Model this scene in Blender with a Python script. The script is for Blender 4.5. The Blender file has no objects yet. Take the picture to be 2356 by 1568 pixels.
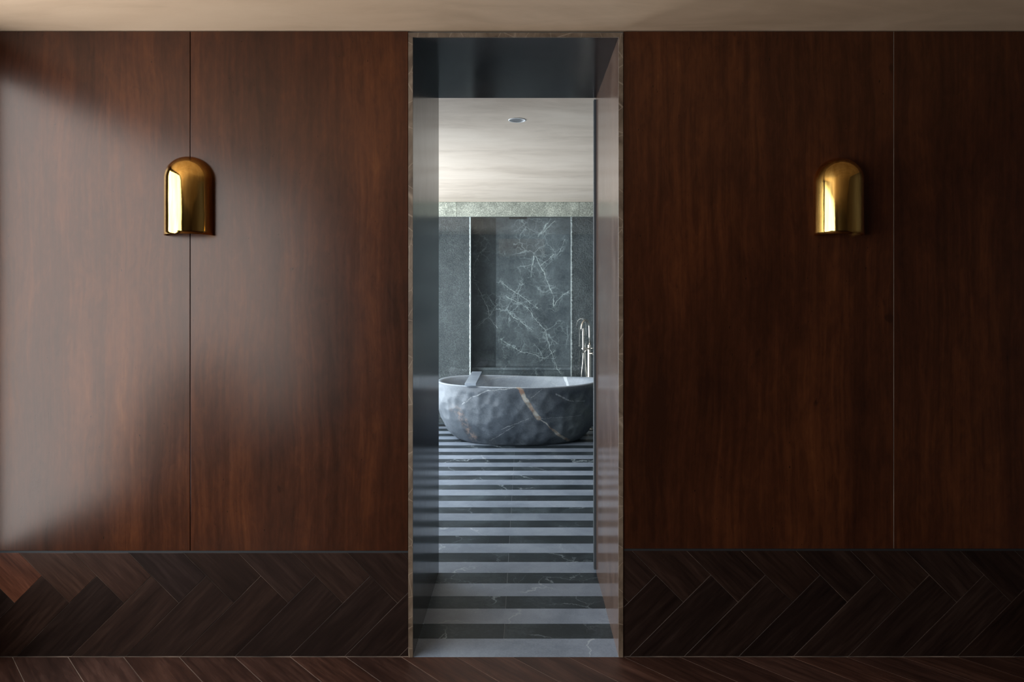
import bpy, bmesh, math, random
import numpy as np
from mathutils import Vector, Matrix

random.seed(7)
rng = np.random.default_rng(11)
SC = bpy.context.scene
COL = SC.collection

# ------------------------------------------------------------------ camera
EYE = 1.496
D = 2.83
cam_data = bpy.data.cameras.new('camera')
cam_data.sensor_width = 36.0
cam_data.lens = 24.0
cam_data.shift_x = -26.0 / 2356.0
cam_data.shift_y = -104.0 / 2356.0
cam_data.clip_start = 0.05
cam = bpy.data.objects.new('camera', cam_data)
cam.location = (0, -D, EYE)
cam.rotation_euler = (math.radians(90), 0, 0)
COL.objects.link(cam)
SC.camera = cam

# ------------------------------------------------------------------ world: flat bright overcast
world = bpy.data.worlds.new('overcast')
SC.world = world
world.use_nodes = True
bg = world.node_tree.nodes['Background']
bg.inputs['Color'].default_value = (0.90, 0.965, 1.06, 1)
bg.inputs['Strength'].default_value = 8.0

SC.view_settings.view_transform = 'Standard'
SC.view_settings.look = 'None'
SC.view_settings.exposure = 0.0
SC.view_settings.gamma = 1.0
SC.view_settings.use_curve_mapping = False


def portal(name, loc, rot, sx, sy):
    ld = bpy.data.lights.new(name, 'AREA')
    ld.shape = 'RECTANGLE'
    ld.size, ld.size_y = sx, sy
    ld.cycles.is_portal = True
    o = bpy.data.objects.new(name, ld)
    o.location, o.rotation_euler = loc, rot
    COL.objects.link(o)


# room dimensions
HX0, HX1, HY0 = -2.32, 2.75, -6.4            # hall
HCEIL = 2.595
BX0, BX1, BY0, BY1 = -1.62, 2.4, 0.866, 5.48   # bathroom
BCEIL = 2.57
HW = (-4.65, -0.20, 0.31, 2.52)               # hall window: y0 y1 z0 z1
BW = (1.65, 4.95, 0.03, 2.54)                 # bathroom window
portal('hall_window_portal', (HX0 - 0.14, (HW[0] + HW[1]) / 2, (HW[2] + HW[3]) / 2),
       (0, math.radians(-90), 0), HW[3] - HW[2], HW[1] - HW[0])
portal('bathroom_window_portal', (BX0 - 0.14, (BW[0] + BW[1]) / 2, (BW[2] + BW[3]) / 2),
       (0, math.radians(-90), 0), BW[3] - BW[2], BW[1] - BW[0])

# ------------------------------------------------------------------ node helpers
class NB:
    def __init__(self, name):
        self.mat = bpy.data.materials.new(name)
        self.mat.use_nodes = True
        self.nt = self.mat.node_tree
        self.n = self.nt.nodes
        self.p = self.n['Principled BSDF']
        self.out = self.n['Material Output']

    def link(self, a, b):
        self.nt.links.new(a, b)

    def _set(self, sock, v):
        if v is None:
            return
        if isinstance(v, bpy.types.NodeSocket):
            self.link(v, sock)
        elif isinstance(v, (tuple, list)) and sock.type == 'RGBA' and len(v) == 3:
            sock.default_value = (*v, 1)
        else:
            sock.default_value = v

    def obj(self):
        return self.n.new('ShaderNodeTexCoord').outputs['Object']

    def info(self, what):
        return self.n.new('ShaderNodeObjectInfo').outputs[what]

    def vmath(self, op, a, b=None):
        x = self.n.new('ShaderNodeVectorMath'); x.operation = op
        self._set(x.inputs[0], a)
        if b is not None:
            self._set(x.inputs[1], b)
        return x.outputs['Value'] if op in ('DOT_PRODUCT', 'LENGTH', 'DISTANCE') else x.outputs['Vector']

    def math(self, op, a, b=None, c=None, clamp=False):
        x = self.n.new('ShaderNodeMath'); x.operation = op; x.use_clamp = clamp
        self._set(x.inputs[0], a)
        if b is not None: self._set(x.inputs[1], b)
        if c is not None: self._set(x.inputs[2], c)
        return x.outputs[0]

    def noise(self, vec, scale, detail=4, rough=0.55, dist=0.0, color=False):
        x = self.n.new('ShaderNodeTexNoise')
        self._set(x.inputs['Vector'], vec)
        x.inputs['Scale'].default_value = scale
        x.inputs['Detail'].default_value = detail
        x.inputs['Roughness'].default_value = rough
        x.inputs['Distortion'].default_value = dist
        return x.outputs['Color' if color else 'Fac']

    def edge(self, vec, scale):
        x = self.n.new('ShaderNodeTexVoronoi'); x.feature = 'DISTANCE_TO_EDGE'
        self._set(x.inputs['Vector'], vec)
        x.inputs['Scale'].default_value = scale
        return x.outputs['Distance']

    def ramp(self, fac, stops):
        x = self.n.new('ShaderNodeValToRGB')
        self._set(x.inputs[0], fac)
        e = x.color_ramp.elements
        while len(e) < len(stops):
            e.new(0.5)
        for el, (p, c) in zip(e, stops):
            el.position = p
            el.color = (c, c, c, 1) if isinstance(c, (int, float)) else (*c, 1)
        return x.outputs['Color']

    def smooth(self, v, a, b):
        x = self.n.new('ShaderNodeMapRange'); x.interpolation_type = 'SMOOTHSTEP'
        self._set(x.inputs[0], v)
        x.inputs[1].default_value, x.inputs[2].default_value = a, b
        return x.outputs[0]

    def mix(self, fac, a, b, blend='MIX'):
        x = self.n.new('ShaderNodeMix'); x.data_type = 'RGBA'; x.blend_type = blend
        self._set(x.inputs[0], fac); self._set(x.inputs[6], a); self._set(x.inputs[7], b)
        return x.outputs[2]

    def bump(self, h, strength=0.3, dist=0.01):
        x = self.n.new('ShaderNodeBump')
        x.inputs['Strength'].default_value = strength
        x.inputs['Distance'].default_value = dist
        self._set(x.inputs['Height'], h)
        self.link(x.outputs[0], self.p.inputs['Normal'])

    def set(self, **kw):
        for k, v in kw.items():
            self._set(self.p.inputs[k.replace('_', ' ')], v)
        return self.mat

    def sep(self, v):
        x = self.n.new('ShaderNodeSeparateXYZ'); self._set(x.inputs[0], v)
        return x.outputs

    def comb(self, a, b, c):
        x = self.n.new('ShaderNodeCombineXYZ')
        for i, v in enumerate((a, b, c)):
            self._set(x.inputs[i], v)
        return x.outputs[0]

    def polyline(self, px, py, segs):
        """min over 2-D segments of (distance / half width); < 1 is inside the vein"""
        best = None
        for (x0, y0, x1, y1, w) in segs:
            dx, dy = x1 - x0, y1 - y0
            L2 = dx * dx + dy * dy
            ax = self.math('SUBTRACT', px, x0)
            ay = self.math('SUBTRACT', py, y0)
            t = self.math('MULTIPLY_ADD', ax, dx / L2, self.math('MULTIPLY', ay, dy / L2), clamp=True)
            ex = self.math('MULTIPLY_ADD', t, -dx, ax)
            ey = self.math('MULTIPLY_ADD', t, -dy, ay)
            d = self.math('SQRT', self.math('MULTIPLY_ADD', ex, ex, self.math('MULTIPLY', ey, ey)))
            d = self.math('DIVIDE', d, w)
            best = d if best is None else self.math('MINIMUM', best, d)
        return best


M = {}

# --- glossy mahogany veneer of the big panels (grain vertical)
b = NB('mahogany_veneer')
off = b.vmath('SCALE', (13.1, 7.7, 5.3)); b.n[-1].inputs['Scale'].default_value = 1
rnd = b.info('Random')
b.link(rnd, b.n[-2].inputs['Scale'])
P = b.vmath('ADD', b.obj(), off)
warp = b.vmath('SCALE', b.vmath('SUBTRACT', b.noise(b.vmath('MULTIPLY', P, (3.0, 1, 1.2)), 1.0, 3, 0.5, color=True), (0.5, 0.5, 0.5)))
b.n[-1].inputs['Scale'].default_value = 0.10
Pw = b.vmath('ADD', P, warp)
band = b.noise(b.vmath('MULTIPLY', Pw, (7.0, 1, 0.45)), 1.0, 3, 0.55)
grain = b.noise(b.vmath('MULTIPLY', Pw, (55, 1, 1.9)), 1.0, 5, 0.65)
mott = b.noise(b.vmath('MULTIPLY', Pw, (16, 1, 5)), 1.0, 4, 0.6, 0.6)
big = b.noise(b.vmath('MULTIPLY', Pw, (2.6, 1, 0.9)), 1.0, 3, 0.5)
fleck = b.noise(b.vmath('MULTIPLY', Pw, (34, 1, 13)), 1.0, 3, 0.6, 0.9)
v = b.math('MULTIPLY_ADD', band, 0.34, b.math('MULTIPLY_ADD', grain, 0.28, b.math('MULTIPLY_ADD', mott, 0.22, b.math('MULTIPLY_ADD', big, 0.34, b.math('MULTIPLY_ADD', fleck, 0.16, -0.14)))))
colr = b.ramp(v, [(0.40, (0.022, 0.0068, 0.0032)), (0.54, (0.042, 0.0120, 0.0050)), (0.66, (0.075, 0.0212, 0.0074)), (0.80, (0.13, 0.043, 0.013))])
speck = b.noise(b.vmath('MULTIPLY', P, (120, 1, 38)), 1.0, 2, 0.5)
sp = b.smooth(speck, 0.73, 0.80)
colr = b.mix(sp, colr, (0.012, 0.004, 0.002))
knot = b.smooth(b.noise(b.vmath('MULTIPLY', P, (11, 1, 7)), 1.0, 2, 0.5), 0.74, 0.80)
colr = b.mix(b.math('MULTIPLY', knot, 0.7), colr, (0.018, 0.006, 0.003))
b.bump(grain, 0.05, 0.002)
M['panel'] = b.set(Base_Color=colr, Roughness=b.math('MULTIPLY_ADD', grain, 0.06, 0.215), Specular_IOR_Level=0.44, IOR=1.5, Specular_Tint=(1.0, 0.78, 0.66))

# --- dark oiled planks (grain along local x)
b = NB('dark_plank_wood')
rnd = b.info('Random')
off = b.vmath('SCALE', (91.0, 37.0, 11.0)); b.link(rnd, b.n[-1].inputs['Scale'])
P = b.vmath('ADD', b.obj(), off)
grain = b.noise(b.vmath('MULTIPLY', P, (7, 75, 1)), 1.0, 5, 0.65, 0.2)
band = b.noise(b.vmath('MULTIPLY', P, (2.0, 16, 1)), 1.0, 3, 0.5)
v = b.math('MULTIPLY_ADD', grain, 0.5, b.math('MULTIPLY', band, 0.5))
colr = b.ramp(v, [(0.34, (0.008, 0.0039, 0.0028)), (0.52, (0.020, 0.0098, 0.0068)), (0.70, (0.040, 0.021, 0.0145))])
colr = b.mix(1.0, colr, b.info('Color'), 'MULTIPLY')
dust = b.smooth(b.noise(P, 160, 2, 0.5), 0.74, 0.80)
colr = b.mix(b.math('MULTIPLY', dust, 0.25), colr, (0.16, 0.12, 0.10))
b.bump(grain, 0.18, 0.002)
M['plank'] = b.set(Base_Color=colr, Roughness=b.math('MULTIPLY_ADD', grain, 0.12, 0.36), Specular_IOR_Level=0.26, Specular_Tint=(1.0, 0.72, 0.60))

b = NB('brown_joint_filler')
M['filler'] = b.set(Base_Color=b.ramp(b.noise(b.obj(), 5, 3), [(0.36, (0.02, 0.012, 0.009)), (0.5, (0.10, 0.066, 0.047)), (0.66, (0.24, 0.16, 0.115))]), Roughness=0.8)

b = NB('pale_joint_filler')
M['filler_pale'] = b.set(Base_Color=b.ramp(b.noise(b.obj(), 5, 3), [(0.36, (0.13, 0.09, 0.065)), (0.66, (0.30, 0.21, 0.155))]), Roughness=0.8)

# --- hand trowelled plaster
def plaster(name, c0, c1, c2):
  b = NB(name)
  P = b.obj()
  cl = b.noise(b.vmath('MULTIPLY', P, (0.9, 2.2, 1.5)), 1.1, 5, 0.55, 0.7)
  st = b.noise(b.vmath('MULTIPLY', P, (1.8, 4.5, 3)), 1.0, 5, 0.6, 1.4)
  v = b.math('MULTIPLY_ADD', cl, 0.65, b.math('MULTIPLY', st, 0.35))
  colr = b.ramp(v, [(0.34, c0), (0.52, c1), (0.70, c2)])
  b.bump(b.noise(b.vmath('MULTIPLY', P, (3, 6, 3)), 3, 5, 0.6), 0.10, 0.01)
  return b.set(Base_Color=colr, Roughness=0.62)
M['plaster'] = plaster('beige_plaster', (0.52, 0.335, 0.205), (0.66, 0.44, 0.28), (0.73, 0.50, 0.325))
M['plaster_pale'] = plaster('pale_plaster', (0.54, 0.435, 0.345), (0.68, 0.565, 0.46), (0.75, 0.635, 0.525))

# --- polished brown marble lining the doorway
b = NB('polished_brown_marble')
P = b.obj()
warp = b.vmath('SCALE', b.vmath('SUBTRACT', b.noise(P, 3.0, 4, 0.6, color=True), (0.5, 0.5, 0.5))); b.n[-1].inputs['Scale'].default_value = 0.35
Pw = b.vmath('ADD', P, warp)
ed = b.edge(b.vmath('MULTIPLY', Pw, (1.5, 1.5, 0.7)), 2.2)
ve = b.math('MULTIPLY', b.math('SUBTRACT', 1.0, b.smooth(ed, 0.0, 0.012)), b.smooth(b.noise(P, 2.3, 3), 0.5, 0.72))
streak = b.noise(b.vmath('MULTIPLY', Pw, (14, 14, 1.3)), 1.0, 5, 0.6)
colr = b.ramp(streak, [(0.3, (0.10, 0.054, 0.036)), (0.55, (0.150, 0.086, 0.060)), (0.8, (0.20, 0.124, 0.088))])
colr = b.mix(b.math('MULTIPLY', ve, 0.75), colr, (0.30, 0.20, 0.15))
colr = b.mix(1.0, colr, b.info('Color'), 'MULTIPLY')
M['marble'] = b.set(Base_Color=colr, Roughness=b.math('MULTIPLY_ADD', streak, 0.08, 0.12), IOR=1.40)

# raw sawn edge of the same marble
b = NB('sawn_marble_edge')
P = b.obj()
nn = b.noise(b.vmath('MULTIPLY', P, (9, 9, 6)), 1.5, 5, 0.65, 0.8)
ed = b.math('SUBTRACT', 1.0, b.smooth(b.edge(b.vmath('MULTIPLY', P, (1, 1, 0.8)), 11), 0.0, 0.02))
colr = b.ramp(nn, [(0.3, (0.06, 0.035, 0.020)), (0.5, (0.135, 0.088, 0.055)), (0.75, (0.22, 0.155, 0.105))])
colr = b.mix(b.math('MULTIPLY', ed, 0.45), colr, (0.38, 0.28, 0.20))
M['marble_edge'] = b.set(Base_Color=colr, Roughness=0.45)


def stone(name, dark, mid, light, vein, rough0, rough1, vamt, seed, bumpv=0.08, grain_sc=90, spec=0.5, veinw=0.018):
    b = NB(name)
    rnd = b.info('Random')
    off = b.vmath('SCALE', (47.0 + seed, 31.0, 19.0)); b.link(rnd, b.n[-1].inputs['Scale'])
    P = b.vmath('ADD', b.obj(), off)
    warp = b.vmath('SCALE', b.vmath('SUBTRACT', b.noise(P, 2.6, 5, 0.6, color=True), (0.5, 0.5, 0.5))); b.n[-1].inputs['Scale'].default_value = 0.5
    Pw = b.vmath('ADD', P, warp)
    cl = b.noise(Pw, 3.5, 6, 0.62)
    fine = b.noise(P, grain_sc, 3, 0.6)
    v = b.math('MULTIPLY_ADD', cl, 0.7, b.math('MULTIPLY', fine, 0.3))
    colr = b.ramp(v, [(0.34, dark), (0.50, mid), (0.70, light)])
    ed = b.math('SUBTRACT', 1.0, b.smooth(b.edge(Pw, 2.1), 0.0, veinw))
    msk = b.smooth(b.noise(P, 1.7, 3, 0.5), 0.50, 0.66)
    ed2 = b.math('SUBTRACT', 1.0, b.smooth(b.edge(b.vmath('ADD', Pw, (3.3, 1.2, 7.7)), 6.0), 0.0, 0.03))
    msk2 = b.smooth(b.noise(b.vmath('ADD', P, (9, 4, 2)), 2.0, 3, 0.5), 0.54, 0.72)
    vv = b.math('ADD', b.math('MULTIPLY', ed, msk), b.math('MULTIPLY', b.math('MULTIPLY', ed2, msk2), 0.55), clamp=True)
    colr = b.mix(b.math('MULTIPLY', vv, vamt), colr, vein)
    colr = b.mix(1.0, colr, b.info('Color'), 'MULTIPLY')
    b.bump(fine, bumpv, 0.004)
    m = b.set(Base_Color=colr, Roughness=b.math('MULTIPLY_ADD', fine, rough1 - rough0, rough0), IOR=1.5, Specular_IOR_Level=spec)
    return b, m


_, M['tile_light'] = stone('honed_grey_stone', (0.145, 0.17, 0.21), (0.215, 0.246, 0.295), (0.295, 0.33, 0.38), (0.52, 0.55, 0.57), 0.30, 0.46, 0.6, 1, 0.10, 140, spec=0.42)
_, M['tile_dark'] = stone('polished_dark_stone', (0.012, 0.016, 0.019), (0.024, 0.031, 0.036), (0.070, 0.088, 0.098), (0.36, 0.41, 0.43), 0.26, 0.38, 0.7, 2, 0.03, 60, spec=0.2)
b = NB('pale_grey_grout'); M['grout'] = b.set(Base_Color=(0.32, 0.34, 0.36), Roughness=0.8)

# --- bush hammered stone of the shower surround and beam
def rough_stone(name, c0, c1, c2, amp):
    b = NB(name)
    rnd = b.info('Random')
    off = b.vmath('SCALE', (27.0, 31.0, 19.0)); b.link(rnd, b.n[-1].inputs['Scale'])
    P = b.vmath('ADD', b.obj(), off)
    warp = b.vmath('SCALE', b.vmath('SUBTRACT', b.noise(P, 4, 4, 0.6, color=True), (0.5, 0.5, 0.5))); b.n[-1].inputs['Scale'].default_value = 0.3
    Pw = b.vmath('ADD', P, warp)
    peck = b.noise(P, 75, 3, 0.6)
    cl = b.noise(Pw, 4.0, 5, 0.6)
    v = b.math('MULTIPLY_ADD', peck, 0.5, b.math('MULTIPLY', cl, 0.5))
    colr = b.ramp(v, [(0.33, c0), (0.5, c1), (0.68, c2)])
    ed = b.math('SUBTRACT', 1.0, b.smooth(b.edge(Pw, 5.0), 0.0, 0.05))
    colr = b.mix(b.math('MULTIPLY', b.math('MULTIPLY', ed, b.smooth(peck, 0.4, 0.6)), 0.5), colr, c2)
    colr = b.mix(1.0, colr, b.info('Color'), 'MULTIPLY')
    b.bump(peck, amp, 0.012)
    return b.set(Base_Color=colr, Roughness=0.55)

M['beam'] = rough_stone('bush_hammered_green_stone', (0.15, 0.16, 0.13), (0.34, 0.355, 0.30), (0.72, 0.74, 0.63), 0.5)
M['pier'] = rough_stone('bush_hammered_dark_stone', (0.055, 0.060, 0.064), (0.105, 0.112, 0.117), (0.20, 0.212, 0.218), 1.0)
b = NB('chipped_stone_edge')
M['chip'] = b.set(Base_Color=b.ramp(b.noise(b.obj(), 60, 3), [(0.35, (0.72, 0.75, 0.75)), (0.65, (0.95, 0.95, 0.95))]), Roughness=0.7)

# --- polished veined slab of the shower recess, vein network drawn in its own plane (x, z)
b = NB('polished_veined_slab')
P = b.obj()
wv = b.vmath('SCALE', b.vmath('SUBTRACT', b.noise(P, 6, 7, 0.72, color=True), (0.5, 0.5, 0.5))); b.n[-1].inputs['Scale'].default_value = 0.095
Pw = b.vmath('ADD', P, wv)
s = b.sep(Pw)
def slab_px(x, y):   # a place on the slab in metres
    return ((990 + x / 4.9 - 1204) / 1570.7 * 8.29, EYE + (680 - (440 + y / 4.9)) / 1570.7 * 8.29)
def segs(paths):
    r = []
    for w, pts in paths:
        q = [slab_px(*p) for p in pts]
        r += [(a[0], a[1], c[0], c[1], w * 0.85) for a, c in zip(q, q[1:])]
    return r
thick = segs([(0.0055, [(1180, 720), (1245, 840), (1340, 1060), (1385, 1190), (1385, 1290)]),
              (0.0045, [(510, 1030), (560, 1150), (650, 1330), (665, 1420), (760, 1540)]),
              (0.004, [(1400, 710), (1250, 830)]), (0.004, [(1390, 1290), (1470, 1190), (1585, 1110)]),
              (0.012, [(1225, 510), (1325, 360)]), (0.0045, [(1230, 500), (1405, 335)]), (0.005, [(1165, 730), (1130, 970)]),
              (0.003, [(1530, 540), (1440, 720)]), (0.0035, [(880, 1370), (1000, 1450), (1140, 1560)]),
              (0.0035, [(780, 1010), (1060, 1210), (1210, 1310)]), (0.003, [(860, 1180), (1080, 1310), (1290, 1560)]),
              (0.003, [(520, 1530), (665, 1410), (730, 1290)]), (0.0035, [(500, 1000), (495, 840), (560, 680), (630, 650)])])
low = segs([(0.004, [(1290, 1540), (1360, 1810), (1430, 1990), (1470, 2050)]), (0.003, [(790, 1655), (1010, 1810), (1080, 1810)]),
            (0.003, [(1080, 1810), (1280, 1880), (1400, 1800)])])
d1 = b.polyline(s[0], s[2], thick + low)
vein1 = b.math('SUBTRACT', 1.0, b.smooth(d1, 0.65, 1.05))
halo = b.math('SUBTRACT', 1.0, b.smooth(d1, 1.0, 22.0))
w2 = b.vmath('SCALE', b.vmath('SUBTRACT', b.noise(P, 4.0, 6, 0.62, color=True), (0.5, 0.5, 0.5))); b.n[-1].inputs['Scale'].default_value = 0.22
Pw2 = b.vmath('ADD', P, w2)
e2 = b.math('SUBTRACT', 1.0, b.smooth(b.edge(Pw2, 4.5), 0.004, 0.035))
e3 = b.math('SUBTRACT', 1.0, b.smooth(b.edge(b.vmath('ADD', Pw2, (2.0, 5.0, 1.0)), 11.0), 0.0, 0.06))
e2 = b.math('MAXIMUM', e2, b.math('MULTIPLY', e3, 0.6))
m2 = b.math('MAXIMUM', b.smooth(b.noise(P, 2.6, 4, 0.6), 0.47, 0.62), b.math('MULTIPLY', halo, 0.8))
cl = b.noise(Pw2, 3.0, 6, 0.65)
fine = b.noise(P, 60, 4, 0.7)
colr = b.ramp(b.math('MULTIPLY_ADD', cl, 0.75, b.math('MULTIPLY', fine, 0.25)),
              [(0.34, (0.075, 0.085, 0.094)), (0.52, (0.165, 0.181, 0.194)), (0.72, (0.30, 0.325, 0.34))])
colr = b.mix(b.math('MULTIPLY', halo, b.math('MULTIPLY', b.smooth(fine, 0.45, 0.75), 0.25)), colr, (0.40, 0.44, 0.44))
colr = b.mix(b.math('MULTIPLY', b.math('MULTIPLY', e2, m2), 0.62), colr, (0.55, 0.60, 0.60))
brk = b.smooth(b.noise(P, 11, 4, 0.6), 0.30, 0.62)
colr = b.mix(b.math('MULTIPLY', vein1, b.math('MULTIPLY_ADD', brk, 0.75, 0.15, clamp=True)), colr, (0.78, 0.82, 0.80))
colr = b.mix(1.0, colr, b.info('Color'), 'MULTIPLY')
M['slab'] = b.set(Base_Color=colr, Roughness=0.16, IOR=1.5)

# --- hewn bathtub stone
def tub_stone(name, stops, rough):
    b = NB(name)
    P = b.obj()
    w1 = b.vmath('SCALE', b.vmath('SUBTRACT', b.noise(P, 6, 6, 0.65, color=True), (0.5, 0.5, 0.5))); b.n[-1].inputs['Scale'].default_value = 0.06
    w2 = b.vmath('SCALE', b.vmath('SUBTRACT', b.noise(P, 1.7, 5, 0.6, color=True), (0.5, 0.5, 0.5))); b.n[-1].inputs['Scale'].default_value = 0.7
    Pa, Pb_ = b.vmath('ADD', P, w1), b.vmath('ADD', P, w2)
    s = b.sep(Pa)
    big = b.polyline(s[0], s[2], [(-0.015, 0.60, 0.02, 0.565, 0.016), (0.02, 0.565, 0.11, 0.415, 0.026), (0.11, 0.415, 0.19, 0.295, 0.024), (0.19, 0.295, 0.34, 0.165, 0.007),
                                  (0.34, 0.165, 0.40, 0.105, 0.020), (0.40, 0.105, 0.50, 0.03, 0.016)])
    rust = b.polyline(s[0], s[2], [(-0.64, 0.36, -0.56, 0.24, 0.030), (-0.56, 0.24, -0.46, 0.06, 0.026)])
    thin = b.polyline(s[0], s[2], [(-0.57, 0.42, -0.46, 0.50, 0.005), (-0.46, 0.50, -0.30, 0.57, 0.006), (-0.30, 0.57, -0.015, 0.595, 0.006),
                                   (-0.18, 0.18, 0.10, 0.30, 0.003), (0.36, 0.53, 0.50, 0.45, 0.008),
                                   (0.50, 0.45, 0.66, 0.44, 0.005), (-0.30, 0.05, -0.05, 0.22, 0.003), (0.12, 0.50, 0.22, 0.58, 0.003), (0.20, 0.29, 0.62, 0.30, 0.003)])
    back = b.smooth(s[1], 0.02, 0.12)
    inner = b.polyline(s[0], s[2], [(0.50, 0.62, 0.56, 0.40, 0.018)])
    cl = b.noise(Pb_, 2.4, 6, 0.65)
    fine = b.noise(P, 70, 3, 0.6)
    colr = b.ramp(b.math('MULTIPLY_ADD', cl, 0.8, b.math('MULTIPLY', fine, 0.2)),
                  stops)
    pale = b.math('MULTIPLY', b.math('SUBTRACT', 1.0, b.smooth(b.math('ADD', s[0], b.math('MULTIPLY', cl, 0.3)), -0.72, -0.35)), 0.55)  # window light on the left end, put into the stone colour
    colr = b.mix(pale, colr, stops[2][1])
    green = b.math('MULTIPLY', b.smooth(s[0], 0.22, 0.75), b.smooth(cl, 0.42, 0.6))
    colr = b.mix(b.math('MULTIPLY', green, 0.55), colr, (0.10, 0.125, 0.105))
    colr = b.mix(b.math('MULTIPLY', b.math('SUBTRACT', 1.0, b.smooth(rust, 0.0, 2.6)), b.smooth(b.noise(Pa, 22, 5, 0.7), 0.42, 0.75)), colr, (0.30, 0.21, 0.165))
    colr = b.mix(b.math('MULTIPLY', b.math('SUBTRACT', 1.0, b.smooth(thin, 0.4, 1.2)), b.smooth(fine, 0.2, 0.9)), colr, (0.42, 0.44, 0.44))
    vc = b.ramp(b.noise(Pa, 14, 4, 0.6), [(0.38, (0.27, 0.16, 0.11)), (0.47, (0.33, 0.27, 0.21)), (0.62, (0.46, 0.45, 0.41))])
    mk = b.math('MULTIPLY', b.math('SUBTRACT', 1.0, b.smooth(big, 0.6, 1.0)), b.math('SUBTRACT', 1.0, back))
    colr = b.mix(b.math('MULTIPLY', mk, 0.85), colr, vc)
    mk = b.math('MULTIPLY', b.math('SUBTRACT', 1.0, b.smooth(inner, 0.7, 1.1)), back)
    colr = b.mix(mk, colr, (0.62, 0.66, 0.68))
    b.bump(fine, 0.10, 0.006)
    return b.set(Base_Color=colr, Roughness=rough)
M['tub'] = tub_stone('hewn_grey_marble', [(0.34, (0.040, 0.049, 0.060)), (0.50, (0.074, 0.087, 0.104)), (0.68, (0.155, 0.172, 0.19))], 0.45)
M['tub_inner'] = tub_stone('honed_grey_marble', [(0.34, (0.20, 0.225, 0.255)), (0.50, (0.30, 0.335, 0.375)), (0.68, (0.42, 0.455, 0.49))], 0.33)  # honed finish; paler colour also carries the light falling inside the tub

# --- metals
b = NB('polished_brass')
P = b.obj()
lp = b.noise(b.vmath('MULTIPLY', P, (1, 1, 0.35)), 13, 2, 0.4)
st = b.noise(b.vmath('MULTIPLY', P, (60, 60, 5)), 1.0, 3, 0.6)
b.bump(b.math('MULTIPLY_ADD', st, 0.10, lp), 0.30, 0.006)
M['brass'] = b.set(Base_Color=b.ramp(st, [(0.3, (0.66, 0.37, 0.085)), (0.7, (0.86, 0.54, 0.16))]), Metallic=1.0, Roughness=b.math('MULTIPLY_ADD', st, 0.06, 0.06))
b = NB('brushed_champagne_metal'); M['champagne'] = b.set(Base_Color=(0.88, 0.82, 0.73), Metallic=1.0, Roughness=0.22)
b = NB('dark_bronze'); M['bronze'] = b.set(Base_Color=(0.035, 0.036, 0.038), Metallic=0.6, Roughness=0.4)
b = NB('graphite_lacquer'); M['graphite'] = b.set(Base_Color=(0.13, 0.145, 0.16), Roughness=0.35)
b = NB('white_enamel'); M['white'] = b.set(Base_Color=(0.78, 0.78, 0.77), Roughness=0.35)
b = NB('grey_reflector'); M['reflector'] = b.set(Base_Color=(0.72, 0.73, 0.74), Roughness=0.45)
b = NB('frosted_lens'); M['lens'] = b.set(Base_Color=(0.5, 0.52, 0.54), Roughness=0.3)
b = NB('black_shadow_gap'); M['gap'] = b.set(Base_Color=(0.012, 0.011, 0.011), Roughness=0.6)
b = NB('pale_wall_paint'); M['paint'] = b.set(Base_Color=(0.42, 0.40, 0.37), Roughness=0.7)
b = NB('dark_wall_paint'); M['darkpaint'] = b.set(Base_Color=b.ramp(b.noise(b.obj(), 4, 4), [(0.3, (0.028, 0.018, 0.013)), (0.7, (0.05, 0.032, 0.024))]), Roughness=0.5)
b = NB('grey_bathroom_stone'); M['greywall'] = b.set(Base_Color=b.ramp(b.noise(b.obj(), 3, 5), [(0.3, (0.09, 0.105, 0.115)), (0.7, (0.16, 0.18, 0.19))]), Roughness=0.45)

# clear glass: straight-through pane with Schlick reflection
b = NB('clear_glass')
lw = b.n.new('ShaderNodeLayerWeight'); lw.inputs['Blend'].default_value = 0.5
f5 = b.math('POWER', lw.outputs['Facing'], 5.0)
fac = b.math('MULTIPLY_ADD', f5, 0.95, 0.045)
tr = b.n.new('ShaderNodeBsdfTransparent'); tr.inputs[0].default_value = (0.955, 0.975, 0.97, 1)
gl = b.n.new('ShaderNodeBsdfGlossy'); gl.inputs['Roughness'].default_value = 0.0
ms = b.n.new('ShaderNodeMixShader')
b.link(fac, ms.inputs[0]); b.link(tr.outputs[0], ms.inputs[1]); b.link(gl.outputs[0], ms.inputs[2])
b.link(ms.outputs[0], b.out.inputs['Surface'])
M['glass'] = b.mat

# ------------------------------------------------------------------ mesh helpers
def tag(o, label=None, cat=None, group=None, kind=None):
    if label: o['label'] = label
    if cat: o['category'] = cat
    if group: o['group'] = group
    if kind: o['kind'] = kind
    return o

def mesh_obj(name, bm, mat, parent=None, smooth=False):
    me = bpy.data.meshes.new(name)
    bmesh.ops.recalc_face_normals(bm, faces=bm.faces)
    bm.to_mesh(me); bm.free()
    if smooth:
        for p in me.polygons: p.use_smooth = True
    me.materials.append(M[mat])
    o = bpy.data.objects.new(name, me)
    COL.objects.link(o)
    if parent is not None: o.parent = parent
    return o

def empty(name, loc=(0, 0, 0)):
    o = bpy.data.objects.new(name, None)
    o.location = loc; o.empty_display_size = 0.1
    COL.objects.link(o)
    return o

def box(bm, x0, x1, y0, y1, z0, z1, bev=0.0):
    vs = [bm.verts.new((x, y, z)) for x in (x0, x1) for y in (y0, y1) for z in (z0, z1)]
    q = [(0, 1, 3, 2), (4, 6, 7, 5), (0, 4, 5, 1), (2, 3, 7, 6), (0, 2, 6, 4), (1, 5, 7, 3)]
    fs = [bm.faces.new([vs[i] for i in f]) for f in q]
    if bev > 0:
        es = list({e for f in fs for e in f.edges})
        bmesh.ops.bevel(bm, geom=es, offset=bev, segments=2, affect='EDGES', profile=0.5)

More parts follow.
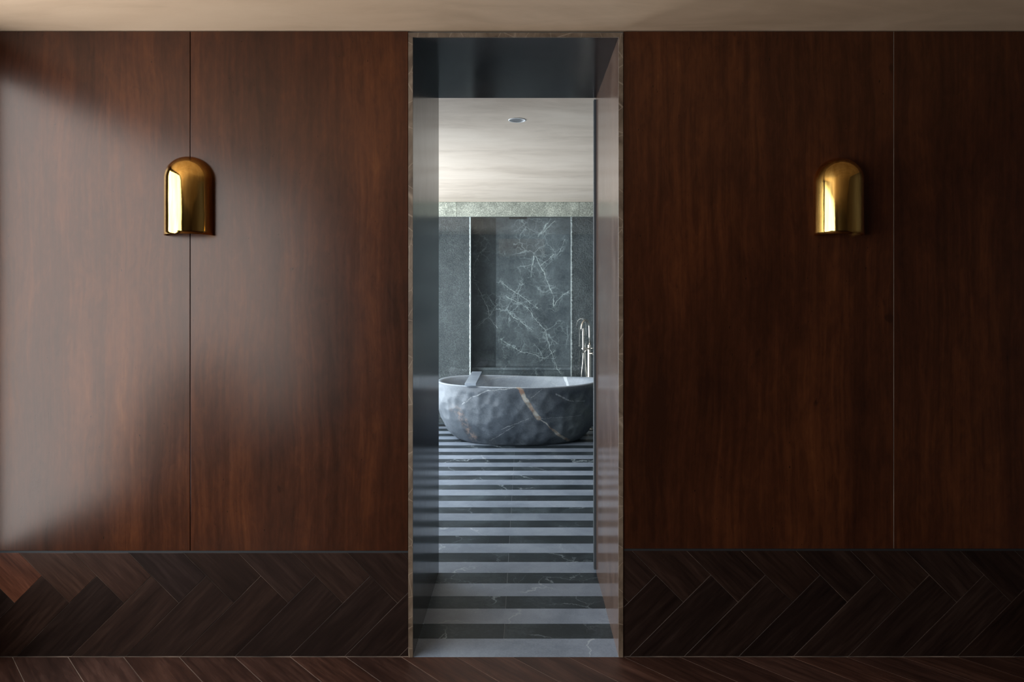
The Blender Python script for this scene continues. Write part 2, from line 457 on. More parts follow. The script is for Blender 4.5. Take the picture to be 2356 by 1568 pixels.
def boxes(name, mat, lst, parent=None, bev=0.0):
    bm = bmesh.new()
    for a in lst: box(bm, *a, bev=bev)
    return mesh_obj(name, bm, mat, parent)

def tube(bm, pts, rad, seg=14, caps=True):
    pts = [Vector(p) for p in pts]
    n = len(pts)
    rads = rad if isinstance(rad, (list, tuple)) else [rad] * n
    rings = []
    up = None
    for i, p in enumerate(pts):
        t = (pts[min(i + 1, n - 1)] - pts[max(i - 1, 0)]).normalized()
        if up is None:
            up = t.orthogonal().normalized()
        up = (up - t * up.dot(t)).normalized()
        s = t.cross(up)
        rings.append([bm.verts.new(p + (up * math.cos(a) + s * math.sin(a)) * rads[i])
                      for a in [2 * math.pi * k / seg for k in range(seg)]])
    for r0, r1 in zip(rings, rings[1:]):
        for k in range(seg):
            bm.faces.new((r0[k], r0[(k + 1) % seg], r1[(k + 1) % seg], r1[k]))
    if caps:
        bm.faces.new(rings[0][::-1]); bm.faces.new(rings[-1])

def lathe(bm, prof, centre, seg=40):
    cx, cy, cz = centre
    rings = [[bm.verts.new((cx + r * math.cos(2 * math.pi * k / seg), cy + r * math.sin(2 * math.pi * k / seg), cz + z)) for k in range(seg)] for r, z in prof]
    for r0, r1 in zip(rings, rings[1:]):
        for k in range(seg):
            bm.faces.new((r0[k], r0[(k + 1) % seg], r1[(k + 1) % seg], r1[k]))
    return rings

def smooth_path(pts, n=8):
    out = []
    P = [Vector(p) for p in pts]
    for i in range(len(P) - 1):
        p0, p1, p2, p3 = P[max(i - 1, 0)], P[i], P[i + 1], P[min(i + 2, len(P) - 1)]
        for k in range(n):
            t = k / n
            out.append(0.5 * ((2 * p1) + (p2 - p0) * t + (2 * p0 - 5 * p1 + 4 * p2 - p3) * t * t + (3 * p1 - p0 - 3 * p2 + p3) * t ** 3))
    out.append(P[-1])
    return out

# ------------------------------------------------------------------ structure: hall
JL, JR = -0.4577, 0.3946        # inner faces of the doorway lining
TH = 0.0185                     # slab thickness
LZ = 2.566                      # underside of lintel slab
core = boxes('wall_back', 'greywall', [
    (HX0, JL - TH, 0.02, BY0, 0, HCEIL), (JR + TH, HX1, 0.02, BY0, 0, HCEIL), (JL - TH, JR + TH, 0.02, BY0, LZ + TH, HCEIL)])
tag(core, 'tall glossy mahogany veneer wall pierced by the central doorway', 'wall', kind='structure')
SEAM_L, SEAM_R = -1.381, 1.536
DZL, DZR = 0.4365, 0.4450
for (x0, x1, z0) in ((HX0, SEAM_L - 0.0015, DZL), (SEAM_L + 0.0015, JL - TH - 0.002, DZL),
                     (JR + TH + 0.002, SEAM_R - 0.0015, DZR), (SEAM_R + 0.0015, HX1, DZR)):
    bm = bmesh.new()
    box(bm, x0, x1, 0.0, 0.02, z0 + 0.003, HCEIL - 0.004, bev=0.001)
    mesh_obj('panel', bm, 'panel', core)

boxes('seam_strip', 'filler_pale', [(SEAM_R - 0.0012, SEAM_R + 0.0012, 0.0006, 0.02, DZR + 0.004, HCEIL - 0.004)], core)

# doorway lining: polished slabs with raw front edges
lining = boxes('trim_1', 'darkpaint', [(JL - TH - 0.002, JR + TH + 0.002, 0.03, BY0 - 0.01, LZ + TH, LZ + TH + 0.004)])
tag(lining, 'polished brown marble slabs lining the deep doorway', 'door frame', kind='structure')
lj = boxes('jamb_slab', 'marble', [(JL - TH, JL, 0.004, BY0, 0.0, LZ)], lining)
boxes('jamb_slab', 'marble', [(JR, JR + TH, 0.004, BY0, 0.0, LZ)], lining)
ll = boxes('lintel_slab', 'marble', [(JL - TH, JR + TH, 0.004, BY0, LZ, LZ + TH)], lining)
lj.color = (0.12, 0.13, 0.16, 1); ll.color = (0.12, 0.13, 0.16, 1)  # same marble; shade and dark reflections put into these tints
boxes('jamb_edge', 'marble_edge', [(JL - TH, JL, -0.004, 0.004, 0.0, LZ)], lining)
boxes('jamb_edge', 'marble_edge', [(JR, JR + TH, -0.004, 0.004, 0.0, LZ)], lining)
boxes('lintel_edge', 'marble_edge', [(JL - TH, JR + TH, -0.004, 0.004, LZ, LZ + TH)], lining)

# hall ceiling, side and rear walls
o = boxes('ceiling', 'plaster', [(HX0 - 0.15, HX1 + 0.1, HY0 - 0.1, 0.05, HCEIL, HCEIL + 0.12)])
tag(o, 'beige trowelled plaster ceiling above the mahogany wall', 'ceiling', kind='structure')
y0, y1, z0, z1 = HW
o = boxes('wall_left', 'darkpaint', [(HX0 - 0.15, HX0, HY0, y0, 0, HCEIL), (HX0 - 0.15, HX0, y1, 0.05, 0, HCEIL),
                                     (HX0 - 0.15, HX0, y0, y1, 0, z0), (HX0 - 0.15, HX0, y0, y1, z1, HCEIL)])
tag(o, 'dark hall side wall holding the tall daylight window', 'wall', kind='structure')
o = boxes('wall_right', 'darkpaint', [(HX1, HX1 + 0.1, HY0, 0.05, 0, HCEIL)])
tag(o, 'dark hall side wall opposite the window', 'wall', kind='structure')
o = boxes('wall_front', 'darkpaint', [(HX0 - 0.15, HX1 + 0.1, HY0 - 0.1, HY0, 0, HCEIL)])
tag(o, 'dark hall wall facing the mahogany panelling', 'wall', kind='structure')
def window(name, x, y0, y1, z0, z1, n, label):
    f = 0.035
    w = boxes(name, 'bronze', [(x - 0.09, x - 0.05, y0, y1, z0, z0 + f), (x - 0.09, x - 0.05, y0, y1, z1 - f, z1),
                               (x - 0.09, x - 0.05, y0, y0 + f, z0, z1), (x - 0.09, x - 0.05, y1 - f, y1, z0, z1)])
    tag(w, label, 'window', kind='structure')
    for i in range(1, n):
        yy = y0 + (y1 - y0) * i / n
        boxes('mullion', 'bronze', [(x - 0.085, x - 0.055, yy - 0.015, yy + 0.015, z0 + f, z1 - f)], w)
    for i in range(n):
        a, c = y0 + (y1 - y0) * i / n, y0 + (y1 - y0) * (i + 1) / n
        boxes('pane', 'glass', [(x - 0.073, x - 0.067, a + 0.02, c - 0.02, z0 + 0.02, z1 - 0.02)], w)
    return w
window('window_1', HX0, *HW, 1, 'tall dark framed window lighting the hall')

# unseen dark mass added outside the hall window to shape its reflection
bm = bmesh.new()
bmesh.ops.create_icosphere(bm, subdivisions=4, radius=1.0)
for v_ in bm.verts:
    n_ = v_.co.copy()
    f_ = 1 + 0.10 * math.sin(9 * n_.y + 3 * n_.z) * math.cos(7 * n_.z + 5 * n_.x) + random.uniform(-0.03, 0.03)
    v_.co = Vector((-2.82 + 0.26 * n_.x * f_, -3.0 + 1.05 * n_.y * f_, 0.10 + 0.86 * n_.z * f_ - 0.10 * n_.y))
b = NB('dark_blocker'); M['blocker'] = b.set(Base_Color=b.ramp(b.noise(b.obj(), 12, 5), [(0.3, (0.012, 0.02, 0.008)), (0.7, (0.05, 0.065, 0.03))]), Roughness=0.8)
o = mesh_obj('glow_blocker', bm, 'blocker', None, True)
tag(o, 'unseen dark shape added outside the hall window to cut its reflection', 'glow_blocker', kind='structure')

# ------------------------------------------------------------------ herringbone planks
def clip(poly, a, b_, c):
    """keep a*x+b*y<=c"""
    out = []
    for i in range(len(poly)):
        p, q = poly[i], poly[(i + 1) % len(poly)]
        dp, dq = a * p[0] + b_ * p[1] - c, a * q[0] + b_ * q[1] - c
        if dp <= 0: out.append(p)
        if (dp < 0 < dq) or (dq < 0 < dp):
            t = dp / (dp - dq)
            out.append((p[0] + (q[0] - p[0]) * t, p[1] + (q[1] - p[1]) * t))
    return out

def area(p):
    return 0.5 * abs(sum(p[i][0] * p[(i + 1) % len(p)][1] - p[(i + 1) % len(p)][0] * p[i][1] for i in range(len(p))))

def herringbone(c0, s0, d, n, rect, gap, rows):
    """planks in a plane (X, Y): c = X - Y, s = X + Y; returns (polygon, '/' or '\\')"""
    x0, x1, Y0, Y1 = rect
    g = gap * math.sqrt(2) / 2
    res = []
    for r in rows:
        for k in range(-30, 31):
            ck, sk = c0 + k * d + r * n * d, s0 + k * d - r * n * d
            for kind in '/\\':
                if kind == '/':
                    cr, sr = (ck, ck + d), (sk - n * d, sk)
                else:
                    cr, sr = (ck + d - n * d, ck + d), (sk, sk + d)
                cs = [(cr[0] + g, sr[0] + g), (cr[1] - g, sr[0] + g), (cr[1] - g, sr[1] - g), (cr[0] + g, sr[1] - g)]
                poly = [((c + s_) / 2, (s_ - c) / 2) for c, s_ in cs]
                for a_, b_, c_ in ((1, 0, x1), (-1, 0, -x0), (0, 1, Y1), (0, -1, -Y0)):
                    if len(poly) > 2: poly = clip(poly, a_, b_, c_)
                if len(poly) > 2 and area(poly) > 4e-5:
                    res.append((poly, kind))
    return res

def plank_obj(poly, kind, to_world, normal, thick, parent, tint):
    u2 = Vector((1, 1)).normalized() if kind == '/' else Vector((1, -1)).normalized()
    cx = sum(p[0] for p in poly) / len(poly); cy = sum(p[1] for p in poly) / len(poly)
    o3 = to_world(cx, cy)
    U = (to_world(cx + u2.x, cy + u2.y) - o3).normalized()
    W = Vector(normal); V = W.cross(U)
    mat = Matrix((U, V, W)).transposed().to_4x4(); mat.translation = o3
    inv = mat.inverted()
    bm = bmesh.new()
    loc = [inv @ to_world(*p) for p in poly]
    mid = sum(loc, Vector()) / len(loc)
    ch = 0.0008
    base = [bm.verts.new((p.x, p.y, -thick)) for p in loc]
    side = [bm.verts.new((p.x, p.y, -ch)) for p in loc]
    top = [bm.verts.new((p.x + math.copysign(min(ch, abs(mid.x - p.x) * 0.5), mid.x - p.x), p.y + math.copysign(min(ch, abs(mid.y - p.y) * 0.5), mid.y - p.y), 0)) for p in loc]
    bm.faces.new(top)
    bm.faces.new(base[::-1])
    m = len(loc)
    for a_, b_ in ((base, side), (side, top)):
        for i in range(m):
            bm.faces.new((a_[i], a_[(i + 1) % m], b_[(i + 1) % m], b_[i]))
    o = mesh_obj('plank', bm, 'plank', parent)
    o.matrix_world = mat
    o.color = (*tint, 1)
    return o

def tint(lo=0.62, hi=1.05):
    t = random.uniform(lo, hi); w = random.uniform(-0.06, 0.06)
    return (t * (1 + w), t, t * (1 - w))

for side, x0, x1, zt, c0, s0 in (('left', HX0, JL - TH - 0.001, DZL, 0.525, -1.796), ('right', JR + TH + 0.001, HX1, DZR, 1.933, -0.380)):
    bb = boxes('baseboard_' + side, 'filler', [(x0, x1, 0.0016, 0.02, 0.0, zt - 0.006)])
    tag(bb, 'tall dark wood wainscot of herringbone planks %s' % ('beside the window light' if side == 'left' else 'under the shaded sconce'), 'wainscot', kind='structure')
    # Y on the wall is measured from the eye line
    rect = (x0, x1, -EYE + 0.003, zt - 0.006 - EYE)
    for poly, kind in herringbone(c0, s0, 0.2267, 4, rect, 0.0013 if side == 'left' else 0.0017, (0,)):
        t = tint()
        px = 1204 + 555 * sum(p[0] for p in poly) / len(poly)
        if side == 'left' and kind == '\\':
            if px < 60: t = (4.6, 3.0, 2.2)  # sunlight on the end plank, painted in as an orange tint
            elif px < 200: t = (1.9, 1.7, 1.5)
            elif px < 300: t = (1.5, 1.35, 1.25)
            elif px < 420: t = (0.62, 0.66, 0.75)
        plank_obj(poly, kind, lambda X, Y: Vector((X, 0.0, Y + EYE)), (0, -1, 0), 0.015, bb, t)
    boxes('shadow_gap_strip', 'gap', [(x0, x1, 0.0006, 0.02, zt - 0.0058, zt + 0.0026)], bb)

hf = boxes('floor', 'filler_pale', [(HX0 - 0.15, HX1, -1.75, 0.02, -0.05, -0.0014)])
tag(hf, 'dark brown herringbone wood floor along the mahogany wall', 'floor', kind='structure')
far = boxes('floor_rear', 'plank', [(HX0 - 0.15, HX1, HY0, -1.75, -0.05, 0.0)])
tag(far, 'dark brown wood floor on the window side of the hall', 'floor', kind='structure')
for poly, kind in herringbone(-0.966 + 0.62, -0.966, 0.2304, 4, (HX0, HX1, -1.748, -0.002), 0.0026, (-1, 0, 1)):
    t = tint(0.95, 1.35)
    plank_obj(poly, kind, lambda X, Y: Vector((X, Y, 0.0)), (0, 0, 1), 0.014, hf, (t[0] * 2.0, t[1] * 1.75, t[2] * 1.7))

# ------------------------------------------------------------------ structure: bathroom
DY, DX = 1.346, -0.037
bm = bmesh.new()
ring = [bm.verts.new((DX + 0.046 * math.cos(2 * math.pi * k_ / 48), DY + 0.046 * math.sin(2 * math.pi * k_ / 48), BCEIL)) for k_ in range(48)]
sq = [bm.verts.new(p_) for p_ in ((BX1 + 0.1, BY0, BCEIL), (BX1 + 0.1, 5.9, BCEIL), (BX0 - 0.15, 5.9, BCEIL), (BX0 - 0.15, BY0, BCEIL))]
ed_ = [bm.edges.new((a_, b_)) for l_ in (ring, sq) for a_, b_ in zip(l_, l_[1:] + l_[:1])]
bmesh.ops.triangle_fill(bm, use_beauty=True, edges=ed_, normal=(0, 0, -1))
box(bm, BX0 - 0.15, BX1 + 0.1, BY0, 5.9, BCEIL + 0.09, BCEIL + 0.12)
o = mesh_obj('ceiling_bathroom', bm, 'plaster_pale')
tag(o, 'pale cloudy plaster ceiling of the bathroom', 'ceiling', kind='structure')
y0, y1, z0, z1 = BW
o = boxes('wall_bathroom_left', 'greywall', [(BX0 - 0.15, BX0, BY0, y0, 0, BCEIL), (BX0 - 0.15, BX0, y1, 5.9, 0, BCEIL),
                                             (BX0 - 0.15, BX0, y0, y1, 0, z0), (BX0 - 0.15, BX0, y0, y1, z1, BCEIL)])
tag(o, 'grey stone bathroom wall with the full height window', 'wall', kind='structure')
o = boxes('wall_bathroom_right', 'greywall', [(BX1, BX1 + 0.1, BY0, 5.9, 0, BCEIL)])
tag(o, 'grey stone bathroom wall beyond the bath filler', 'wall', kind='structure')
window('window_2', BX0, *BW, 2, 'full height dark framed window beside the bathtub')

# striped stone floor
bf = boxes('floor_bathroom', 'grout', [(JL, JR, 0.0, BY0, -0.05, -0.0016), (BX0 - 0.15, BX1, BY0, 5.9, -0.05, -0.0016)])
tag(bf, 'bathroom floor of alternating light and dark grey stone strips', 'floor', kind='structure')
y = 0.0
g = 0.0011
k = 0
tile_mesh = {}
def tile(x0, x1, y0, y1, mat, tnt):
    key = (round(x1 - x0, 4), round(y1 - y0, 4), mat)
    if key not in tile_mesh:
        bm = bmesh.new()
        box(bm, -(x1 - x0) / 2, (x1 - x0) / 2, -(y1 - y0) / 2, (y1 - y0) / 2, -0.02, 0.0)
        o = mesh_obj('tile', bm, mat, bf); tile_mesh[key] = o.data
    else:
        o = bpy.data.objects.new('tile', tile_mesh[key]); COL.objects.link(o); o.parent = bf
    o.location = ((x0 + x1) / 2, (y0 + y1) / 2, 0)
    o.color = (tnt, tnt, tnt, 1)
while y < 5.42:
    dark = k % 2 == 1
    y1_ = y + (0.1345 if dark else 0.1515)
    if dark: joints = [BX0, -0.085, 1.715, BX1]
    else: joints = [BX0, -0.985, 0.815, BX1]
    lim = (JL, JR) if y < BY0 - 0.01 else (BX0, BX1)
    for a, c in zip(joints, joints[1:]):
        a2, c2 = max(a, lim[0]), min(c, lim[1])
        if c2 - a2 > 0.01:
            tile(a2 + (g if a2 == a else 0), c2 - (g if c2 == c else 0), y + g * 0.6, min(y1_, 5.45) - g * 0.6, 'tile_dark' if dark else 'tile_light', random.uniform(0.85, 1.15))
    y = y1_; k += 1

# sliding door edge at the bathroom end of the passage
dr = boxes('door_1', 'graphite', [(0.3835, 1.30, BY0 + 0.006, BY0 + 0.046, 0.012, BCEIL - 0.01)])
tag(dr, 'slim graphite sliding door pushed open behind the doorway', 'door', kind='structure')
boxes('edge_seal', 'bronze', [(0.3828, 0.3835, BY0 + 0.018, BY0 + 0.034, 0.012, BCEIL - 0.01)], dr)

# stone beam over the shower
PX = lambda px, y: (px - 1204) / 1570.7 * (D + y)
YB, YG, YP, YS = 4.98, 5.0, 5.207, 5.46
beam = boxes('trim_2', 'pier', [(BX0, BX1, YB + 0.04, 5.9, 2.44, BCEIL)])
tag(beam, 'rough hammered green grey stone beam above the shower', 'beam', kind='structure')
xs = [BX0, PX(1051, YB), PX(1333, YB), BX1]
for i, (a, c) in enumerate(zip(xs, xs[1:])):
    bm = bmesh.new(); box(bm, a + 0.0008, c - 0.0008, YB, YB + 0.04, 2.402, BCEIL, bev=0.004)
    o = mesh_obj('stone_block', bm, 'beam', beam)
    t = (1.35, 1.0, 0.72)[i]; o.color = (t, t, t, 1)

# shower wall: hammered piers either side of a recess of polished slabs
XR0, XR1 = PX(1083, YP), PX(1314, YP)
sw = boxes('wall_shower', 'greywall', [(BX0, BX1, YS + 0.02, 5.9, 0, 2.44)])
tag(sw, 'dark veined stone shower wall behind the bathtub', 'wall', kind='structure')
boxes('pier', 'pier', [(BX0, XR0, YP, YS + 0.02, 0, 2.44)], sw)
boxes('pier', 'pier', [(XR1, BX1, YP, YS + 0.02, 0, 2.44)], sw)
xm = PX(1141, YS)
LEDGE = 0.632
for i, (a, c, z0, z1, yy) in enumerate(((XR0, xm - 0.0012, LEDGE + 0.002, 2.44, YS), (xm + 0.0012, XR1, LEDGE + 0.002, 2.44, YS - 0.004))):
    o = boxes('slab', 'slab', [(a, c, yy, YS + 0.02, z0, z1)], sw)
    t = (0.42, 1.0)[i]; o.color = (t, t, t, 1)  # left slab's dark reflection painted in as a tint
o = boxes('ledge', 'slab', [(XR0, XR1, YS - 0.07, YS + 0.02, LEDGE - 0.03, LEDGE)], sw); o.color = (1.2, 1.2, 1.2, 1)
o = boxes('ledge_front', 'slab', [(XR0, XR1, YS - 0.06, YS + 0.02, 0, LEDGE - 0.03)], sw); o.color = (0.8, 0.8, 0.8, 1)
for xc, sgn in ((XR0, 1), (XR1, -1)):
    bm = bmesh.new()
    rows = []
    nz = 170
    for i in range(nz + 1):
        z = 2.435 * i / nz
        w = 0.011 + 0.006 * random.random(); dj = 0.012 * random.random()
        rows.append([bm.verts.new((xc - sgn * w, YP - 0.002, z)), bm.verts.new((xc - sgn * 0.002 * random.random(), YP - 0.004 - dj, z)),
                     bm.verts.new((xc + sgn * (0.002 + 0.003 * random.random()), YP + 0.004, z)), bm.verts.new((xc - sgn * 0.004, YP + 0.012, z))])
    for r0, r1 in zip(rows, rows[1:]):
        for j in range(4):
            bm.faces.new((r0[j], r0[(j + 1) % 4], r1[(j + 1) % 4], r1[j]))
    bm.faces.new(rows[0]); bm.faces.new(rows[-1][::-1])
    mesh_obj('chipped_edge', bm, 'chip', sw)

# ------------------------------------------------------------------ glass shower screen
gs = empty('glass_shower_screen', (0, YG, 0))
tag(gs, 'frameless clear glass shower screen standing behind the bathtub', 'shower screen')
gx = [BX0 + 0.002, PX(1068, YG), PX(1324, YG), BX1 - 0.002]
for a, c in zip(gx, gx[1:]):
    o = boxes('pane', 'glass', [(a + 0.001, c - 0.001, YG - 0.005, YG + 0.005, 0.002, 2.400)])
    o.parent = gs; o.location = (0, -YG, 0)
boxes('floor_channel', 'bronze', [(gx[0], gx[-1], -0.009, 0.009, 0.0, 0.012)], gs)

# ------------------------------------------------------------------ bathtub
TX, TY = -0.04, 4.358
prof = [(0.0, 0.625), (0.012, 0.652), (0.03, 0.682), (0.09, 0.742), (0.165, 0.795), (0.25, 0.838), (0.34, 0.868), (0.45, 0.884), (0.53, 0.882), (0.585, 0.874)]
ph, pa = np.array([p[0] for p in prof]), np.array([p[1] for p in prof])
NT, NH = 260, 64
th = np.linspace(0, 2 * math.pi, NT, endpoint=False)
hh = np.linspace(0, 0.585, NH)
aa = np.interp(hh, ph, pa)
for _ in range(3):
    aa[1:-1] = (aa[:-2] + 2 * aa[1:-1] + aa[2:]) / 4
RB = 0.605
X = aa[:, None] * np.cos(th)[None]; Y = aa[:, None] * RB * np.sin(th)[None]; Z = np.repeat(hh[:, None], NT, 1)
Pn = np.stack([X, Y, Z], -1)
nrm = np.stack([X / (aa[:, None] ** 2), Y / ((aa[:, None] * RB) ** 2), np.zeros_like(X)], -1)
nrm /= np.linalg.norm(nrm, axis=-1, keepdims=True)
# hand-hewn hollows
cent = []
hz = 0.05
r = 0
while hz < 0.56:
    per = 2 * math.pi * np.interp(hz, ph, pa) * 0.8
    m = int(per / 0.105)
    for i in range(m):
        t = 2 * math.pi * (i + 0.5 * (r % 2) + rng.uniform(-0.38, 0.38)) / m
        h_ = hz + rng.uniform(-0.035, 0.035)
        a_ = np.interp(h_, ph, pa)
        cent.append((a_ * math.cos(t), a_ * RB * math.sin(t), h_, rng.uniform(0.045, 0.09), rng.uniform(0.005, 0.014)))
    hz += 0.078; r += 1
disp = np.zeros_like(X)
for cx, cy, cz, rr, dd in cent:
    d2 = ((X - cx) ** 2 + (Y - cy) ** 2 + ((Z - cz) * 0.8) ** 2) / rr ** 2
    disp = np.maximum(disp, dd * np.clip(1 - d2, 0, 1) ** 1.1)
fade = np.clip((0.575 - Z) / 0.05, 0, 1) * np.clip(Z / 0.03, 0, 1)
low = 0.008 * np.sin(3 * th + 0.7)[None] * np.cos(hh * 7)[:, None] + 0.006 * np.sin(5 * th + 2.0 + 0 * th)[None] * np.sin(hh * 11)[:, None]
Pn = Pn - nrm * ((disp + low) * fade)[..., None]
verts = [tuple(v) for v in Pn.reshape(-1, 3)]
wave = 0.010 * np.cos(2 * th + 0.5) + 0.006 * np.sin(3 * th + 1.0)
# rim and inside
inner = [(0.600, 0.866), (0.608, 0.852), (0.606, 0.832), (0.592, 0.818), (0.55, 0.806), (0.45, 0.785), (0.34, 0.745), (0.24, 0.68), (0.16, 0.57), (0.125, 0.42), (0.115, 0.22), (0.112, 0.05)]
for hz, ar in inner:
    rb = RB * (1 - 0.06 * (1 if ar < 0.86 else 0))
    for i in range(NT):
        f = max(0.0, min(1.0, (hz - 0.3) / 0.29))
        verts.append((ar * math.cos(th[i]), ar * (RB * ar - 0.022 * (0.874 - ar) / 0.06 * 0.3 if ar > 0.8 else RB * ar * 0.985) / ar * math.sin(th[i]), hz + wave[i] * f))
# wave the top of the outside too
for j in range(NH):
    f = max(0.0, min(1.0, (hh[j] - 0.3) / 0.29))
    for i in range(NT):
        v = verts[j * NT + i]; verts[j * NT + i] = (v[0], v[1], v[2] + wave[i] * f)
faces = []
NR = NH + len(inner)
for j in range(NR - 1):
    for i in range(NT):
        i2 = (i + 1) % NT
        faces.append((j * NT + i, j * NT + i2, (j + 1) * NT + i2, (j + 1) * NT + i))
faces.append(tuple((NR - 1) * NT + i for i in range(NT)))
faces.append(tuple(range(NT))[::-1])
me = bpy.data.meshes.new('stone_bathtub'); me.from_pydata(verts, [], faces); me.update()
for p in me.polygons: p.use_smooth = True
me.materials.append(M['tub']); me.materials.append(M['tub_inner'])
for p in me.polygons:
    if NH * NT <= p.index < NR * NT: p.material_index = 1
tub = bpy.data.objects.new('stone_bathtub', me); COL.objects.link(tub)
tub.location = (TX, TY, 0)
tag(tub, 'oval hewn grey marble bathtub with a diagonal rust vein on striped floor', 'bathtub')
bm = bmesh.new(); lathe(bm, [(0.0005, 0.114), (0.026, 0.1145), (0.030, 0.112)], (0.1, 0, 0), 24)
mesh_obj('drain', bm, 'champagne', tub, True)

# stone bath tray bridging the rim
tr_x = -0.52
def rim_z(x, y):
    t = math.atan2((y - TY) / RB, x - TX)
    return 0.608 + 0.010 * math.cos(2 * t + 0.5) + 0.006 * math.sin(3 * t + 1.0)
yf, yb = TY - 0.452, TY + 0.452
za, zb = rim_z(tr_x, yf) + 0.0005, rim_z(tr_x, yb) + 0.0005
bm = bmesh.new(); box(bm, -0.056, 0.056, -0.478, 0.478, 0.0, 0.026, bev=0.002)
tray = mesh_obj('bath_tray', bm, 'tile_light')
tray.color = (1.25, 1.25, 1.22, 1)
tray.location = (tr_x, TY, (za + zb) / 2 + 0.006)
tray.rotation_euler = (math.atan2(zb - za, yb - yf), 0, 0)
tag(tray, 'narrow pale grey stone tray bridging the bathtub rim', 'bath tray')

# ------------------------------------------------------------------ floor-standing bath filler
FX, FY = 0.742, 4.83
bf_ = empty('bath_filler', (FX, FY, 0))
tag(bf_, 'champagne metal floor-standing bath filler with arched spout behind bathtub', 'bath tap')
bm = bmesh.new(); lathe(bm, [(0.0005, 0), (0.05, 0), (0.05, 0.008), (0.045, 0.012), (0.024, 0.013)], (0, 0, 0)); mesh_obj('floor_flange', bm, 'champagne', bf_, True)
bm = bmesh.new(); lathe(bm, [(0.022, 0.012), (0.022, 0.944), (0.020, 0.948), (0.0005, 0.948)], (0, 0, 0), 28); mesh_obj('column', bm, 'champagne', bf_, True)
R_ = 0.080
dx_, dy_ = -0.61, -0.79
pts = [(0.004, 0, 0.94), (0.003, 0, 1.05), (0, 0, 1.145)]
for i in range(1, 15):
    a = math.pi * i / 15
    pts.append((dx_ * R_ * (1 - math.cos(a)), dy_ * R_ * (1 - math.cos(a)), 1.145 + R_ * math.sin(a)))
pts += [(dx_ * R_ * 2.03, dy_ * R_ * 2.03, 1.145), (dx_ * R_ * 2.05, dy_ * R_ * 2.05, 1.108)]
bm = bmesh.new(); tube(bm, pts, 0.0125, 18); mesh_obj('spout', bm, 'champagne', bf_, True)
bm = bmesh.new(); tube(bm, [(-0.092, -0.035, 0.905), (0.0, -0.02, 0.905)], 0.009, 14); tube(bm, [(0.0, -0.005, 0.907), (0.045, -0.03, 0.907)], 0.006, 12)
lathe(bm, [(0.0005, -0.009), (0.007, -0.006), (0.009, 0), (0.007, 0.006), (0.0005, 0.009)], (0.046, -0.03, 0.909), 14)
mesh_obj('cross_arm', bm, 'champagne', bf_, True)
bm = bmesh.new(); tube(bm, [(0.0, -0.012, 0.850), (0.050, -0.035, 0.850)], 0.0105, 16); tube(bm, [(0.038, -0.03, 0.850), (0.038, -0.03, 0.83)], 0.006, 10); hd = mesh_obj('lever_handle', bm, 'champagne', bf_, True)
hs = mesh_obj('hand_shower', (lambda bm: (tube(bm, [(-0.072, -0.045, 0.86), (-0.072, -0.045, 0.90), (-0.072, -0.045, 0.98), (-0.072, -0.045, 1.128), (-0.072, -0.045, 1.132)], [0.010, 0.0115, 0.0125, 0.0125, 0.011], 18), bm)[1])(bmesh.new()), 'champagne', bf_, True)
bm = bmesh.new()
tube(bm, smooth_path([(-0.072, -0.045, 0.86), (-0.080, -0.05, 0.75), (-0.098, -0.05, 0.55), (-0.095, -0.03, 0.33), (-0.045, 0.0, 0.22), (-0.012, 0.03, 0.36), (-0.028, 0.03, 0.6), (-0.052, 0.02, 0.80), (-0.045, 0.0, 0.875), (-0.02, 0.0, 0.885)], 8), 0.0052, 10)
mesh_obj('hose', bm, 'champagne', hs, True)

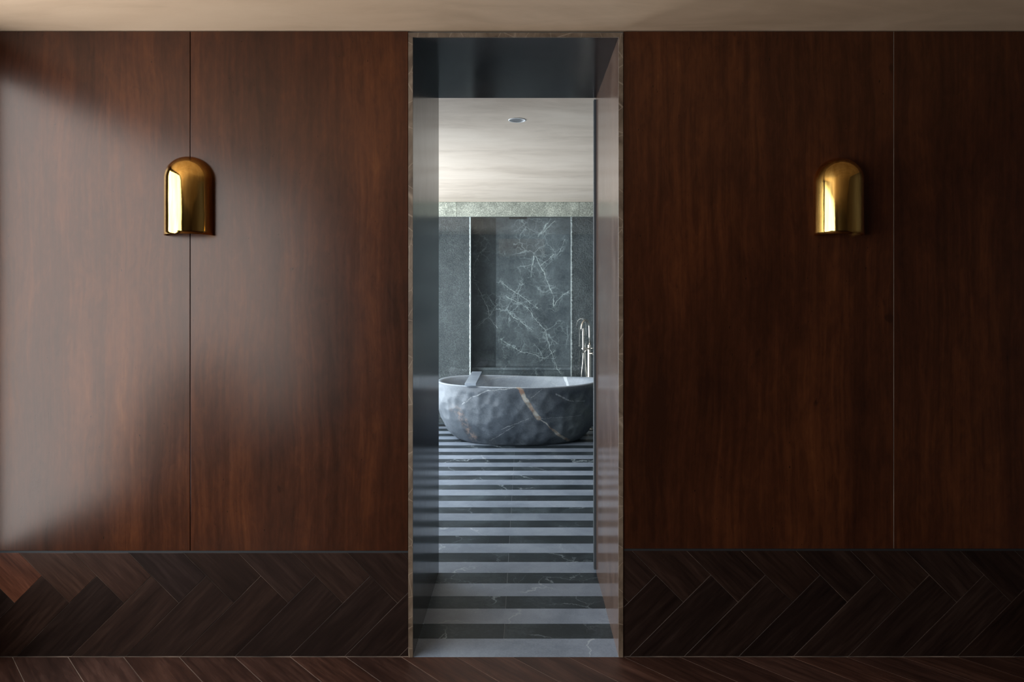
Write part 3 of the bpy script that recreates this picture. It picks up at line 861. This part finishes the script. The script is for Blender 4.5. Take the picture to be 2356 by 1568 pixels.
# ------------------------------------------------------------------ wall sconces
def sconce(label, cx, R, z0, ztop):
    e = empty('wall_sconce', (cx, 0, z0))
    tag(e, label, 'sconce', 'brass dome sconces on the mahogany wall')
    H = ztop - z0
    zc = H - R * 0.97
    bm = bmesh.new()
    NA = 56
    prof = [(1.0, zc * i / 14) for i in range(15)] + [(math.cos(f), zc + 0.97 * R * math.sin(f)) for f in [math.pi / 2 * i / 18 for i in range(1, 18)]]
    for off, flip in ((0.0, False), (0.0022, True)):
        rings = []
        for s, z in prof:
            rr = R * s - off
            rings.append([bm.verts.new((rr * math.cos(math.pi + math.pi * k / NA), rr * math.sin(math.pi + math.pi * k / NA) - 0.0005, max(z - (off if s < 1 else 0), 0))) for k in range(NA + 1)])
        apex = bm.verts.new((0, -0.0005, H - off))
        for r0, r1 in zip(rings, rings[1:]):
            for k in range(NA):
                bm.faces.new((r0[k], r0[k + 1], r1[k + 1], r1[k]))
        for k in range(NA):
            bm.faces.new((rings[-1][k], rings[-1][k + 1], apex))
        if not flip: outer = rings[0]
        else:
            for k in range(NA):
                bm.faces.new((outer[k], outer[k + 1], rings[0][k + 1], rings[0][k]))
    mesh_obj('shade', bm, 'brass', e, True)
    bm = bmesh.new(); box(bm, -0.045, 0.045, -0.006, 0.0, 0.06, 0.20, bev=0.002); mesh_obj('backplate', bm, 'brass', e)
    bm = bmesh.new(); tube(bm, [(0, -0.045, 0.16), (0, -0.045, 0.10)], 0.017, 18); tube(bm, [(0, -0.004, 0.13), (0, -0.045, 0.13)], 0.008, 10); sk = mesh_obj('lamp_socket', bm, 'white', e, True)
    bm = bmesh.new(); lathe(bm, [(0.0005, -0.048), (0.014, -0.044), (0.024, -0.03), (0.027, -0.015), (0.020, 0.0), (0.012, 0.012)], (0, -0.045, 0.10), 20); mesh_obj('bulb', bm, 'lens', sk, True)
    return e
sconce('polished brass dome sconce on the daylit panel seam beside the window glow', -1.381, 0.098, 1.745, 2.071)
sconce('polished brass dome sconce on the shaded dark mahogany panel', 1.305, 0.098, 1.745, 2.066)

# ------------------------------------------------------------------ recessed downlight
dl = empty('recessed_downlight', (DX, DY, BCEIL))
tag(dl, 'small round white downlight set in the bathroom ceiling', 'downlight')
bm = bmesh.new(); lathe(bm, [(0.044, 0.0), (0.0445, -0.003), (0.053, -0.003), (0.055, -0.0005), (0.055, 0.0)], (0, 0, 0), 48); mesh_obj('trim_ring', bm, 'white', dl, True)
bm = bmesh.new(); lathe(bm, [(0.0445, -0.002), (0.036, 0.05), (0.030, 0.06)], (0, 0, 0), 48); rf = mesh_obj('reflector', bm, 'reflector', dl, True)
bm = bmesh.new(); r_ = lathe(bm, [(0.0005, 0.058), (0.031, 0.058)], (0, 0, 0), 32); mesh_obj('lens', bm, 'lens', rf)

# shower ceiling vent
vx, vy = PX(1192, 5.36), 5.36
vt = empty('shower_vent', (vx, vy, 2.44))
tag(vt, 'small dark slatted vent under the shower ceiling', 'vent')
boxes('frame', 'bronze', [(-0.105, 0.105, -0.05, -0.044, -0.022, 0), (-0.105, 0.105, 0.044, 0.05, -0.022, 0), (-0.105, -0.099, -0.05, 0.05, -0.022, 0), (0.099, 0.105, -0.05, 0.05, -0.022, 0)], vt)
sm = None
for i in range(11):
    if sm is None:
        s_ = boxes('slat', 'graphite', [(-0.002, 0.002, -0.044, 0.044, -0.011, 0.011)], vt); sm = s_.data
    else:
        s_ = bpy.data.objects.new('slat', sm); COL.objects.link(s_); s_.parent = vt
    s_.location = (-0.088 + 0.0176 * i, 0, -0.011); s_.rotation_euler = (0, math.radians(-30), 0)
